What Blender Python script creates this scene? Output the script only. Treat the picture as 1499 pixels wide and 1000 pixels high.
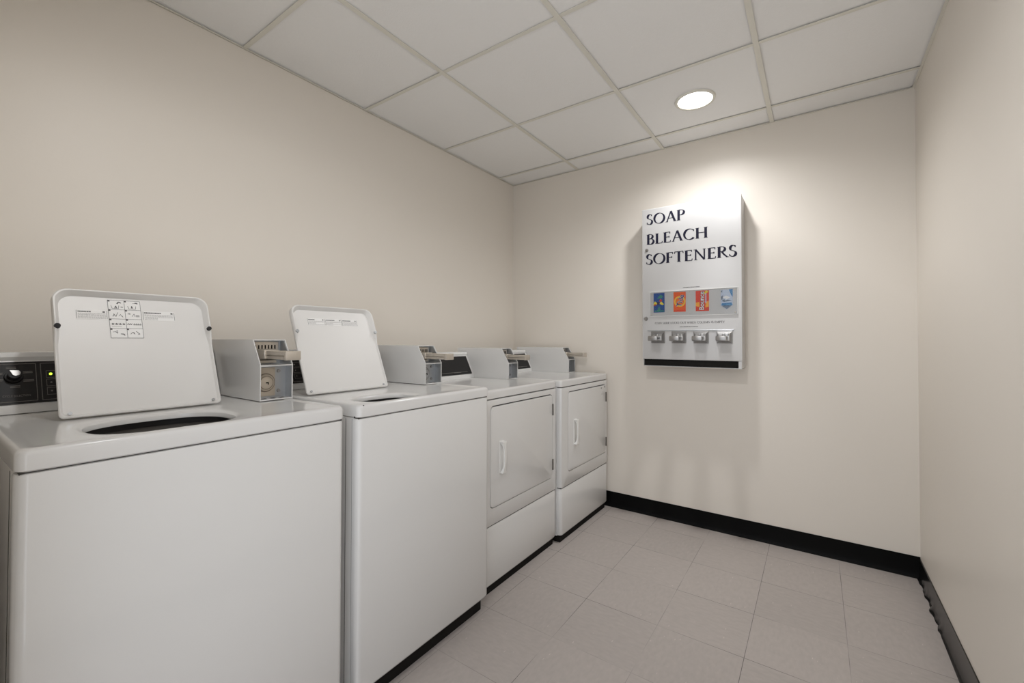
import bpy, bmesh, math, random
from math import sin, cos, pi, radians, sqrt, atan2
from mathutils import Vector, Matrix

for o in list(bpy.data.objects):
    bpy.data.objects.remove(o, do_unlink=True)
S = bpy.context.scene
C = S.collection
random.seed(7)

# ------------------------------------------------------------------ camera
CAM = Vector((1.9568, -2.8681, 1.1367))
F_PX, YAW, PITCH, ROLL = 638.2472, radians(35.6622), radians(0.8644), radians(0.1138)
fwd = Vector((-sin(YAW) * cos(PITCH), cos(YAW) * cos(PITCH), sin(PITCH)))
rt = Vector((cos(YAW), sin(YAW), 0))
up = rt.cross(fwd)
r2 = rt * cos(ROLL) + up * sin(ROLL)
u2 = -rt * sin(ROLL) + up * cos(ROLL)
cd = bpy.data.cameras.new('camera')
cam = bpy.data.objects.new('camera', cd)
C.objects.link(cam)
m = Matrix((r2, u2, -fwd)).transposed().to_4x4()
m.translation = CAM
cam.matrix_world = m
cd.sensor_width = 36.0
cd.lens = F_PX / 1499 * 36
cd.shift_x = 13.4047 / 1499
cd.shift_y = -12.5239 / 1499
cd.clip_start = 0.02
S.camera = cam

# ------------------------------------------------------------------ world, exposure
w = bpy.data.worlds.new('world')
S.world = w
w.use_nodes = True
w.node_tree.nodes['Background'].inputs[0].default_value = (0.90, 0.94, 1, 1)
w.node_tree.nodes['Background'].inputs[1].default_value = 2.0
S.view_settings.view_transform = 'Standard'
S.view_settings.look = 'None'
S.view_settings.gamma = 1
S.view_settings.use_curve_mapping = False
S.view_settings.exposure = 0.02
# photometric curves of the two fittings: angle from the axis, relative candela
LAMP_DEEP = [(0, 1.3), (17, 1.2), (27, 0.58), (45, 1.0), (60, 0.54), (75, 0.06), (90, 0.0)]
LAMP_WIDE = [(0, 0.12), (25, 0.12), (45, 0.5), (60, 1.0), (75, 0.85), (90, 0.0)]
LAMP_COL = (0.985, 0.99, 1.0)

# room
W, H = 2.3562, 2.365
YB = -2.93         # the doorway wall the camera stands in
GX, GY = 0.5977, 0.6096          # ceiling grid
L1 = 0.5689
T4 = -0.1948

# ------------------------------------------------------------------ helpers
def srgb(r, g, b):
    f = lambda c: (c / 255 / 12.92) if c / 255 <= .04045 else ((c / 255 + .055) / 1.055) ** 2.4
    return (f(r), f(g), f(b), 1)

def mat(name, col, rough=0.5, metal=0.0, spec=0.5, bump=None, var=None, coat=0, emit=None, bscale=None):
    M = bpy.data.materials.new(name)
    M.use_nodes = True
    nt = M.node_tree
    b = nt.nodes['Principled BSDF']
    b.inputs['Base Color'].default_value = col
    b.inputs['Roughness'].default_value = rough
    b.inputs['Metallic'].default_value = metal
    b.inputs['Specular IOR Level'].default_value = spec
    if coat:
        b.inputs['Coat Weight'].default_value = coat
        b.inputs['Coat Roughness'].default_value = 0.05
    if emit:
        b.inputs['Emission Color'].default_value = emit[0]
        b.inputs['Emission Strength'].default_value = emit[1]
    tc = nt.nodes.new('ShaderNodeTexCoord')
    if var:       # (scale, amount)
        n = nt.nodes.new('ShaderNodeTexNoise')
        n.inputs['Scale'].default_value = var[0]
        n.inputs['Detail'].default_value = 4
        nt.links.new(tc.outputs['Object'], n.inputs['Vector'])
        mx = nt.nodes.new('ShaderNodeMix')
        mx.data_type = 'RGBA'
        mx.inputs[6].default_value = tuple(c * (1 - var[1]) for c in col[:3]) + (1,)
        mx.inputs[7].default_value = tuple(min(1, c * (1 + var[1])) for c in col[:3]) + (1,)
        nt.links.new(n.outputs['Fac'], mx.inputs[0])
        nt.links.new(mx.outputs[2], b.inputs['Base Color'])
    if bump:      # (scale, strength, distance)
        n2 = nt.nodes.new('ShaderNodeTexNoise')
        n2.inputs['Scale'].default_value = bump[0]
        n2.inputs['Detail'].default_value = 3
        nt.links.new(tc.outputs['Object'], n2.inputs['Vector'])
        bp = nt.nodes.new('ShaderNodeBump')
        bp.inputs['Strength'].default_value = bump[1]
        bp.inputs['Distance'].default_value = bump[2]
        nt.links.new(n2.outputs['Fac'], bp.inputs['Height'])
        nt.links.new(bp.outputs['Normal'], b.inputs['Normal'])
    return M

ORG = [Vector((0, 0, 0))]

def obj(name, bm, material, parent=None, smooth=35, mats=None):
    """one mesh object; bm is in world coordinates, moved to the thing's own origin"""
    me = bpy.data.meshes.new(name)
    bmesh.ops.recalc_face_normals(bm, faces=bm.faces)
    o0 = ORG[0] if parent is not None else Vector((0, 0, 0))
    if o0.length > 0:
        bmesh.ops.translate(bm, vec=-o0, verts=bm.verts)
    bm.to_mesh(me)
    bm.free()
    for mm in (mats or [material]):
        me.materials.append(mm)
    if smooth:
        for p in me.polygons:
            p.use_smooth = True
        me.set_sharp_from_angle(angle=radians(smooth))
    o = bpy.data.objects.new(name, me)
    C.objects.link(o)
    if parent is not None:
        o.parent = parent
    return o

def thing(name, label, cat, loc, group=None):
    o = bpy.data.objects.new(name, None)
    o.empty_display_size = 0.1
    C.objects.link(o)
    o.location = loc
    o['label'] = label
    o['category'] = cat
    if group:
        o['group'] = group
    ORG[0] = Vector(loc)
    return o

def struct(name, bm, material, mats=None, smooth=35):
    o = obj(name, bm, material, None, smooth, mats)
    o['kind'] = 'structure'
    return o

def box(bm, x0, x1, y0, y1, z0, z1, r=0, seg=2, mi=0):
    if r > 0:
        t = bmesh.new()
        box(t, x0, x1, y0, y1, z0, z1)
        bmesh.ops.bevel(t, geom=t.edges[:], offset=r, segments=seg, profile=0.5, affect='EDGES')
        merge(bm, t, mi)
        return
    vs = [bm.verts.new(p) for p in ((x0, y0, z0), (x1, y0, z0), (x1, y1, z0), (x0, y1, z0),
                                     (x0, y0, z1), (x1, y0, z1), (x1, y1, z1), (x0, y1, z1))]
    for f in ((0, 3, 2, 1), (4, 5, 6, 7), (0, 1, 5, 4), (1, 2, 6, 5), (2, 3, 7, 6), (3, 0, 4, 7)):
        fa = bm.faces.new([vs[i] for i in f])
        fa.material_index = mi

def merge(bm, t, mi=0, M=None):
    mp = {}
    for v in t.verts:
        mp[v] = bm.verts.new(M @ v.co if M else v.co)
    for f in t.faces:
        try:
            nf = bm.faces.new([mp[v] for v in f.verts])
            nf.material_index = mi
        except ValueError:
            pass
    t.free()

def rrect(w_, h_, r, n=6, cx=0, cy=0, rb=None):
    """rounded rectangle outline as 2-D points, counter-clockwise"""
    P = []
    rt_, rb = max(r, 1e-5), max(r if rb is None else rb, 1e-5)
    for (sx, sy, a0) in ((1, 1, 0), (-1, 1, 90), (-1, -1, 180), (1, -1, 270)):
        r = rt_ if sy > 0 else rb
        for k in range(n + 1):
            a = radians(a0 + 90 * k / n)
            P.append((cx + sx * (w_ / 2 - r) + r * cos(a), cy + sy * (h_ / 2 - r) + r * sin(a)))
    return P

def loft(bm, loops, cap0=True, cap1=True, mi=0):
    L = [[bm.verts.new(p) for p in lp] for lp in loops]
    n = len(L[0])
    for a, b in zip(L, L[1:]):
        for i in range(n):
            j = (i + 1) % n
            f = bm.faces.new((a[i], a[j], b[j], b[i]))
            f.material_index = mi
    if cap0:
        bm.faces.new(list(reversed(L[0]))).material_index = mi
    if cap1:
        bm.faces.new(L[-1]).material_index = mi
    return L

def prism(bm, poly, mapf, d0, d1, mi=0):
    """extrude a 2-D polygon between depths d0 and d1 through mapf(a, b, depth) -> point"""
    loft(bm, [[mapf(a, b, d0) for a, b in poly], [mapf(a, b, d1) for a, b in poly]], mi=mi)

def cyl(bm, p0, p1, r0, r1=None, n=24, mi=0, caps=True):
    r1 = r0 if r1 is None else r1
    p0, p1 = Vector(p0), Vector(p1)
    d = (p1 - p0).normalized()
    a = d.orthogonal().normalized()
    b = d.cross(a)
    ring = lambda p, r: [p + a * r * cos(2 * pi * k / n) + b * r * sin(2 * pi * k / n) for k in range(n)]
    loft(bm, [ring(p0, r0), ring(p1, r1)], caps, caps, mi)

def text_bm(s, size, M, font_shear=0.0, depth=0.0, bold=0.0, width=None):
    """built-in sans lettering as flat mesh, transformed by M (text lies in its XY plane)"""
    cu = bpy.data.curves.new('lettering', 'FONT')
    cu.body = s
    cu.size = size
    cu.shear = font_shear
    cu.offset = bold
    cu.resolution_u = 3
    cu.extrude = depth
    o = bpy.data.objects.new('lettering', cu)
    C.objects.link(o)
    bpy.context.view_layer.update()
    dg = bpy.context.evaluated_depsgraph_get()
    me = bpy.data.meshes.new_from_object(o.evaluated_get(dg))
    bm = bmesh.new()
    bm.from_mesh(me)
    bpy.data.objects.remove(o, do_unlink=True)
    bpy.data.curves.remove(cu)
    bpy.data.meshes.remove(me)
    if width:
        xs = [v.co.x for v in bm.verts]
        if xs:
            k = width / (max(xs) - min(xs))
            x0 = min(xs)
            for v in bm.verts:
                v.co.x = (v.co.x - x0) * k
    bm.transform(M)
    return bm

# ------------------------------------------------------------------ materials
def wall_mat(name, col):
    return mat(name, col, 0.42, 0, 0.32, bump=(90, 0.08, 0.002), var=(1.3, 0.012))
WALLM = wall_mat('cream_wall_paint', srgb(229, 222, 212))
CEILM = mat('ceiling_tile_fissured', srgb(243, 242, 240), 0.9, 0, 0.2, bump=(160, 0.35, 0.002), var=(60, 0.012))
GRIDM = mat('ceiling_grid_paint', srgb(226, 223, 212), 0.5, 0, 0.4)
ENAM = mat('white_enamel', srgb(220, 219, 217), 0.2, 0, 0.5, coat=0.25, bump=(5, 0.03, 0.01))
LIDM = mat('lid_enamel', srgb(226, 224, 221), 0.36, 0, 0.4, bump=(5, 0.03, 0.01))
ENAM2 = mat('white_enamel_side', srgb(226, 224, 221), 0.28, 0, 0.5, bump=(5, 0.03, 0.01))
PLAST = mat('white_plastic', srgb(232, 231, 228), 0.35, 0, 0.5)
FRAMEW = mat('console_white', srgb(226, 225, 223), 0.25, 0, 0.5)
BLACKP = mat('console_black', srgb(26, 24, 24), 0.45, 0, 0.3)
PRINT = mat('console_printing', srgb(120, 116, 112), 0.6)
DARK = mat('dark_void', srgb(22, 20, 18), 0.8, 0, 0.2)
SEAM = mat('dark_seam', srgb(70, 67, 64), 0.7, 0, 0.2)
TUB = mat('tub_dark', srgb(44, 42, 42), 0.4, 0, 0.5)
CHROME = mat('chrome', srgb(160, 158, 156), 0.34, 1.0, 0.5, var=(30, 0.06))
NICKEL = mat('worn_nickel', srgb(206, 198, 187), 0.45, 0.75, 0.5, var=(40, 0.12))
PLATE = mat('bright_slot_plate', srgb(214, 213, 212), 0.4, 0.85, 0.5)
GALV = mat('galvanised_steel', srgb(176, 178, 180), 0.4, 0.8, 0.5, var=(18, 0.08))
BEIGE = mat('beige_lock_plate', srgb(186, 174, 158), 0.45, 0.35, 0.5)
LOCK_SHADE = mat('lock_shadow_tone', srgb(128, 118, 106), 0.5, 0.3)  # shadow around the lock, put into a darker colour
RUBBER = mat('black_rubber', srgb(34, 33, 33), 0.6, 0, 0.4)
BASEB = mat('black_vinyl_base', srgb(5, 5, 5), 0.55, 0, 0.12)
BASER = mat('black_vinyl_base_shiny', srgb(16, 15, 15), 0.24, 0, 0.5, bump=(9, 0.15, 0.01))
PAPER = mat('white_label', srgb(238, 237, 235), 0.5)
INK = mat('grey_ink', srgb(92, 90, 90), 0.6)
INKL = mat('light_ink', srgb(188, 186, 185), 0.6)
NAVY = mat('navy_lettering', srgb(26, 25, 46), 0.6, 0, 0.25)
LED = mat('green_indicator', srgb(150, 210, 40), 0.4, emit=(srgb(190, 235, 60), 2.5))
VWHITE = mat('vendor_white', srgb(202, 201, 200), 0.34, 0, 0.5, bump=(4, 0.02, 0.01))
SLOTD = mat('delivery_slot_dark', srgb(22, 20, 16), 0.55, 0, 0.2)

def floor_mat():
    M = bpy.data.materials.new('vinyl_floor_tile')
    M.use_nodes = True
    nt = M.node_tree
    N, Lk = nt.nodes, nt.links
    b = N['Principled BSDF']
    tc = N.new('ShaderNodeTexCoord')
    sp = N.new('ShaderNodeSeparateXYZ')
    Lk.new(tc.outputs['Object'], sp.inputs[0])
    def mth(op, a, c=None, d=None):
        n = N.new('ShaderNodeMath'); n.operation = op
        for i, v in enumerate((a, c, d)):
            if v is None: continue
            if isinstance(v, (int, float)): n.inputs[i].default_value = v
            else: Lk.new(v, n.inputs[i])
        return n.outputs[0]
    T = 0.3048
    ax = mth('DIVIDE', mth('SUBTRACT', sp.outputs[0], 1.1308), T)
    ay = mth('DIVIDE', mth('SUBTRACT', sp.outputs[1], -0.779), T)
    def seam(a):
        fr = mth('FRACT', a)
        e = mth('MINIMUM', fr, mth('SUBTRACT', 1.0, fr))
        return mth('LESS_THAN', e, 0.0032)
    ln = mth('MAXIMUM', seam(ax), seam(ay))
    # seams only partly dirty
    nz = N.new('ShaderNodeTexNoise'); nz.inputs['Scale'].default_value = 3.2; nz.inputs['Detail'].default_value = 2
    Lk.new(tc.outputs['Object'], nz.inputs['Vector'])
    mr = N.new('ShaderNodeMapRange'); mr.inputs[1].default_value = 0.30; mr.inputs[2].default_value = 0.60
    Lk.new(nz.outputs['Fac'], mr.inputs[0])
    ln = mth('MULTIPLY', ln, mr.outputs[0])
    # tile tone
    cell = N.new('ShaderNodeCombineXYZ')
    Lk.new(mth('FLOOR', ax), cell.inputs[0]); Lk.new(mth('FLOOR', ay), cell.inputs[1])
    wn = N.new('ShaderNodeTexWhiteNoise'); wn.noise_dimensions = '2D'
    Lk.new(cell.outputs[0], wn.inputs['Vector'])
    # streaky marbling, direction alternating from tile to tile
    chk = mth('FLOORED_MODULO', mth('ADD', mth('FLOOR', ax), mth('FLOOR', ay)), 2.0)
    mp1 = N.new('ShaderNodeMapping'); mp1.inputs['Scale'].default_value = (30, 70, 1)
    mp2 = N.new('ShaderNodeMapping'); mp2.inputs['Scale'].default_value = (70, 30, 1)
    Lk.new(tc.outputs['Object'], mp1.inputs[0]); Lk.new(tc.outputs['Object'], mp2.inputs[0])
    mv = N.new('ShaderNodeMix'); mv.data_type = 'VECTOR'
    Lk.new(chk, mv.inputs[0]); Lk.new(mp1.outputs[0], mv.inputs[4]); Lk.new(mp2.outputs[0], mv.inputs[5])
    n1 = N.new('ShaderNodeTexNoise'); n1.inputs['Scale'].default_value = 1.0; n1.inputs['Detail'].default_value = 5
    Lk.new(mv.outputs[1], n1.inputs['Vector'])
    n2 = N.new('ShaderNodeTexNoise'); n2.inputs['Scale'].default_value = 1.7; n2.inputs['Detail'].default_value = 4
    Lk.new(tc.outputs['Object'], n2.inputs['Vector'])
    # light flecks
    mp3 = N.new('ShaderNodeMapping'); mp3.inputs['Scale'].default_value = (95, 22, 1); mp3.inputs['Rotation'].default_value = (0, 0, 0.6)
    Lk.new(tc.outputs['Object'], mp3.inputs[0])
    vo = N.new('ShaderNodeTexVoronoi'); vo.inputs['Scale'].default_value = 1.0
    Lk.new(mp3.outputs[0], vo.inputs['Vector'])
    sc = N.new('ShaderNodeSeparateColor'); Lk.new(vo.outputs['Color'], sc.inputs[0])
    fl = mth('MULTIPLY', mth('LESS_THAN', vo.outputs['Distance'], mth('MULTIPLY', sc.outputs[1], 0.15)), mth('GREATER_THAN', sc.outputs[0], 0.72))
    fd = mth('MULTIPLY', mth('LESS_THAN', vo.outputs['Distance'], 0.05), mth('LESS_THAN', sc.outputs[0], 0.12))
    val = mth('ADD', mth('MULTIPLY', mth('SUBTRACT', n1.outputs['Fac'], .5), 0.24),
              mth('ADD', mth('MULTIPLY', mth('SUBTRACT', n2.outputs['Fac'], .5), 0.16), mth('MULTIPLY', mth('SUBTRACT', wn.outputs['Value'], .5), 0.05)))
    val = mth('ADD', val, 1.0)
    val = mth('ADD', val, mth('MULTIPLY', fl, 0.34))
    val = mth('SUBTRACT', val, mth('MULTIPLY', fd, 0.3))
    val = mth('MULTIPLY', val, mth('SUBTRACT', 1.0, mth('MULTIPLY', ln, 0.7)))
    vm = N.new('ShaderNodeVectorMath'); vm.operation = 'SCALE'
    c = srgb(176, 168, 163)
    vm.inputs[0].default_value = c[:3]
    Lk.new(val, vm.inputs['Scale'])
    Lk.new(vm.outputs[0], b.inputs['Base Color'])
    b.inputs['Roughness'].default_value = 0.5
    b.inputs['Specular IOR Level'].default_value = 0.35
    bp = N.new('ShaderNodeBump'); bp.inputs['Strength'].default_value = 0.12; bp.inputs['Distance'].default_value = 0.004
    Lk.new(n2.outputs['Fac'], bp.inputs['Height']); Lk.new(bp.outputs['Normal'], b.inputs['Normal'])
    return M
FLOORM = floor_mat()

def clear_mat():
    M = bpy.data.materials.new('clear_acrylic')
    M.use_nodes = True
    nt = M.node_tree
    nt.nodes.remove(nt.nodes['Principled BSDF'])
    out = nt.nodes['Material Output']
    t = nt.nodes.new('ShaderNodeBsdfTransparent'); t.inputs[0].default_value = (0.985, 0.987, 0.987, 1)
    g = nt.nodes.new('ShaderNodeBsdfGlossy'); g.inputs['Roughness'].default_value = 0.06
    fr = nt.nodes.new('ShaderNodeFresnel'); fr.inputs[0].default_value = 1.22
    mx = nt.nodes.new('ShaderNodeMixShader')
    nt.links.new(fr.outputs[0], mx.inputs[0]); nt.links.new(t.outputs[0], mx.inputs[1]); nt.links.new(g.outputs[0], mx.inputs[2])
    nt.links.new(mx.outputs[0], out.inputs[0])
    return M
CLEAR = clear_mat()
LENS = mat('lamp_lens', (1, 1, 1, 1), 0.4, emit=((1, 0.985, 0.95, 1), 6.0))

# ------------------------------------------------------------------ room shell
t_ = 0.1
b = bmesh.new(); box(b, -t_, W + t_, YB - 1.2, t_, -t_, 0); struct('floor', b, FLOORM)
b = bmesh.new(); box(b, -t_, 0, YB, t_, 0, H + .3); struct('wall_left', b, WALLM)
b = bmesh.new(); box(b, 0, W, 0, t_, 0, H + .3); struct('wall_back', b, WALLM)
b = bmesh.new(); box(b, W, W + t_, YB, t_, 0, H + .3); struct('wall_right', b, WALLM)

b = bmesh.new(); box(b, 0, 1.12, YB, YB + .10, 0, H + .3); box(b, 1.12, W, YB, YB + .10, 2.13, H + .3); struct('wall_front', b, WALLM)

# suspended ceiling: lay-in tiles, T-bar grid, wall angle
ceil_bm = bmesh.new()
xs = [0, L1, L1 + GX, L1 + 2 * GX, W]
ys = [0] + [T4 - GY * k for k in range(5)] + [YB + .1]
rr = random.Random(3)
for i in range(len(xs) - 1):
    for j in range(len(ys) - 1):
        dz = 0.002 + rr.random() * 0.005
        box(ceil_bm, xs[i] + .001, xs[i + 1] - .001, ys[j + 1] + .001, ys[j] - .001, H + dz, H + dz + .018)
box(ceil_bm, 0, W, YB + .1, 0, H + .05, H + .07)
ceiling = struct('ceiling', ceil_bm, CEILM, smooth=0)
g = bmesh.new()
for x in xs[1:-1]:
    box(g, x - .0105, x + .0105, YB + .1, -.001, H - .0015, H + .0008)
    box(g, x - .002, x + .002, YB + .1, -.001, H, H + .03)
for k, y in enumerate(ys[1:-1]):
    for i in range(len(xs) - 1):
        box(g, xs[i] + (.011 if i else .001), xs[i + 1] - (.011 if i < len(xs) - 2 else .001), y - .009, y + .009, H - .0008, H + .0008)
obj('ceiling_grid', g, GRIDM, ceiling, 0)
g = bmesh.new()
box(g, .0005, .011, YB, -.0005, H - .0022, H - .0012); box(g, .0005, .002, YB, -.0005, H - .0022, H + .02)
box(g, .011, W - .011, -.011, -.0005, H - .0022, H - .0012)
box(g, W - .011, W - .0005, YB, -.0005, H - .0022, H - .0012)
obj('wall_angle', g, GRIDM, ceiling, 0)

# baseboards: coved black vinyl
def cove(bm, path, nrm, hgt=0.1016, wob=None, warp=None):
    """path: points on the wall line at the floor; nrm: into the room"""
    L = []
    for k, p in enumerate(path):
        e = wob[k] if wob else 0
        q = warp[k] if warp else 0
        prof = ((0.0, hgt), (0.0025 + q, hgt), (0.003 + q, hgt * .55), (0.0035 + q + e * .3, 0.022), (0.007 + e * .8, 0.008), (0.0125 + e, 0.0015), (0.0125 + e, 0.0), (0.0, 0.0))
        L.append([Vector((p[0] + nrm[0] * a, p[1] + nrm[1] * a, z)) for a, z in prof])
    loft(bm, L)
b = bmesh.new()
cove(b, [(0.001, -0.0004), (W - .001, -0.0004)], (0, -1))
struct('baseboard_back', b, BASEB)
b = bmesh.new()
rr = random.Random(11)
n = 150
path, wob, warp = [], [], []
ph = 0
for k in range(n + 1):
    y = -0.004 - (abs(YB) - .11) * (k / n) ** 1.6
    path.append((W - .0004, y))
    s = -y
    if s < .52:     # loose, rippled toe near the corner
        e = 0.003 * sin(s * 44) + 0.0015 * sin(s * 97 + 1) + (0.004 if s > .3 else 0)
        if .42 < s < .47: e -= 0.004
    else:
        e = 0.006 + 0.0015 * sin(s * 9)
    wob.append(max(-.003, e)); warp.append(0.0015 + 0.001 * sin(s * 7))
cove(b, path, (-1, 0), 0.094, wob, warp)
struct('baseboard_right', b, BASER)

# ------------------------------------------------------------------ ceiling downlights
def downlight(x, y, label, watt, profile):
    z = H
    t = thing('ceiling_downlight', label, 'light', (x, y, z), 'round ceiling downlights')
    bm = bmesh.new()
    R = [(0.0815, -0.0005), (0.0825, -0.0045), (0.088, -0.0062), (0.0945, -0.005), (0.0965, -0.001), (0.0965, 0.003), (0.0815, 0.003)]
    n = 56
    loops = [[Vector((x + r * cos(2 * pi * k / n), y + r * sin(2 * pi * k / n), z + dz)) for k in range(n)] for r, dz in R]
    loft(bm, loops + [loops[0]], False, False)
    bmesh.ops.remove_doubles(bm, verts=bm.verts, dist=1e-6)
    obj('trim_ring', bm, GRIDM, t)
    bm = bmesh.new()
    cyl(bm, (x, y, z - .0012), (x, y, z + .002), .0822, n=56)
    obj('lens', bm, LENS, t)
    ld = bpy.data.lights.new('lamp', 'AREA')
    ld.shape = 'DISK'; ld.size = 0.09; ld.energy = watt; ld.color = LAMP_COL
    ld.use_nodes = True
    nt = ld.node_tree
    em = nt.nodes['Emission']
    ge = nt.nodes.new('ShaderNodeNewGeometry')
    vd = nt.nodes.new('ShaderNodeVectorMath'); vd.operation = 'DOT_PRODUCT'
    nt.links.new(ge.outputs['Normal'], vd.inputs[0]); nt.links.new(ge.outputs['Incoming'], vd.inputs[1])
    ac = nt.nodes.new('ShaderNodeMath'); ac.operation = 'ARCCOSINE'; nt.links.new(vd.outputs['Value'], ac.inputs[0])
    dv = nt.nodes.new('ShaderNodeMath'); dv.operation = 'DIVIDE'; dv.inputs[1].default_value = pi / 2; nt.links.new(ac.outputs[0], dv.inputs[0])
    cr = nt.nodes.new('ShaderNodeValToRGB')
    els = cr.color_ramp.elements
    while len(els) > 1: els.remove(els[-1])
    for k, (a, v) in enumerate(profile):
        e = els[0] if k == 0 else els.new(a / 90)
        e.position = a / 90; e.color = (v, v, v, 1)
    nt.links.new(dv.outputs[0], cr.inputs[0]); nt.links.new(cr.outputs[0], em.inputs['Strength'])
    lo = bpy.data.objects.new('lamp', ld); C.objects.link(lo)
    lo.parent = t; lo.location = (0, 0, -0.0075)
    return t
LX = 1.463
downlight(LX, -0.496, 'round white recessed light glowing in ceiling tile near back wall', 10.0, LAMP_DEEP)
downlight(LX, -0.496 - 3 * GY, 'round recessed ceiling light above the nearer washer, out of frame', 15.0, LAMP_WIDE)

# ------------------------------------------------------------------ appliance building blocks
def appliance_top(t, y0, y1, xf, zt, hole=None, xb=0.13, th=0.04):
    """enamel top: rounded skirt, raised rim, shallow deck and (washer) a dished opening"""
    bm = bmesh.new()
    cx, cy = (xb + xf) / 2, (y0 + y1) / 2
    w_, h_ = xf - xb, y1 - y0
    rc = .016
    def lp(inset, z, r):
        q = rrect(w_ - 2 * inset, h_ - 2 * inset, r, 8)
        if hole is None:
            return [Vector((cx + a, cy + c, z)) for a, c in q]
        out = []
        for i, a in enumerate(q):           # subdivide the straight sides so the opening stays round
            e = q[(i + 1) % len(q)]
            out.append(a)
            if i % 9 == 8:
                out += [(a[0] + (e[0] - a[0]) * k / 18, a[1] + (e[1] - a[1]) * k / 18) for k in range(1, 18)]
        return [Vector((cx + a, cy + c, z)) for a, c in out]
    loops = [lp(.004, zt - th, rc), lp(0, zt - th + .003, rc), lp(0, zt - .011, rc), lp(.0015, zt - .005, rc), lp(.005, zt - .0015, rc), lp(.011, zt, rc)]
    if hole is None:
        loops += [lp(.026, zt, .02), lp(.034, zt - .0015, .02)]
        loft(bm, loops)
        return obj('top_panel', bm, ENAM, t)
    hx, hy, ax, ay = hole
    loops += [lp(.020, zt, .014), lp(.027, zt - .003, .02), lp(.034, zt - .0035, .03)]
    base = loops[-1]
    def el(k, z):
        out = []
        for p in base:
            a = atan2((p.y - hy) / ay, (p.x - hx) / ax)
            c, s = cos(a), sin(a)
            e = 2 / 2.6
            out.append(Vector((hx + ax * k * math.copysign(abs(c) ** e, c), hy + ay * k * math.copysign(abs(s) ** e, s), z)))
        return out
    loops += [el(1.22, zt - .004), el(1.10, zt - .005), el(1.04, zt - .007), el(1.0, zt - .011), el(.985, zt - .018), el(.985, zt - .022)]
    loft(bm, loops, True, False)
    o = obj('top_panel', bm, ENAM, t)
    tb = bmesh.new()
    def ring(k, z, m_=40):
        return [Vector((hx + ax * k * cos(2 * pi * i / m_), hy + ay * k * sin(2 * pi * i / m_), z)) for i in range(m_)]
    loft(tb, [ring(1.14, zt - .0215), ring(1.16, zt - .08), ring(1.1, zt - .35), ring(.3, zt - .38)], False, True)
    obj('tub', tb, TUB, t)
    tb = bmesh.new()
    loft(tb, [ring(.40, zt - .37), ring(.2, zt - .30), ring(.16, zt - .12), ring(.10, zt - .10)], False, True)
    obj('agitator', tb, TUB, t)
    return o

def rrect_sub(w_, h_, r, n, cx, cy, m_=10, rb=None):
    """rounded rectangle with its straight sides subdivided"""
    P = rrect(w_, h_, r, n, cx, cy, rb)
    out = []
    for i, p in enumerate(P):
        q = P[(i + 1) % len(P)]
        out.append(p)
        if i % (n + 1) == n:
            for k in range(1, m_):
                out.append((p[0] + (q[0] - p[0]) * k / m_, p[1] + (q[1] - p[1]) * k / m_))
    return out

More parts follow.
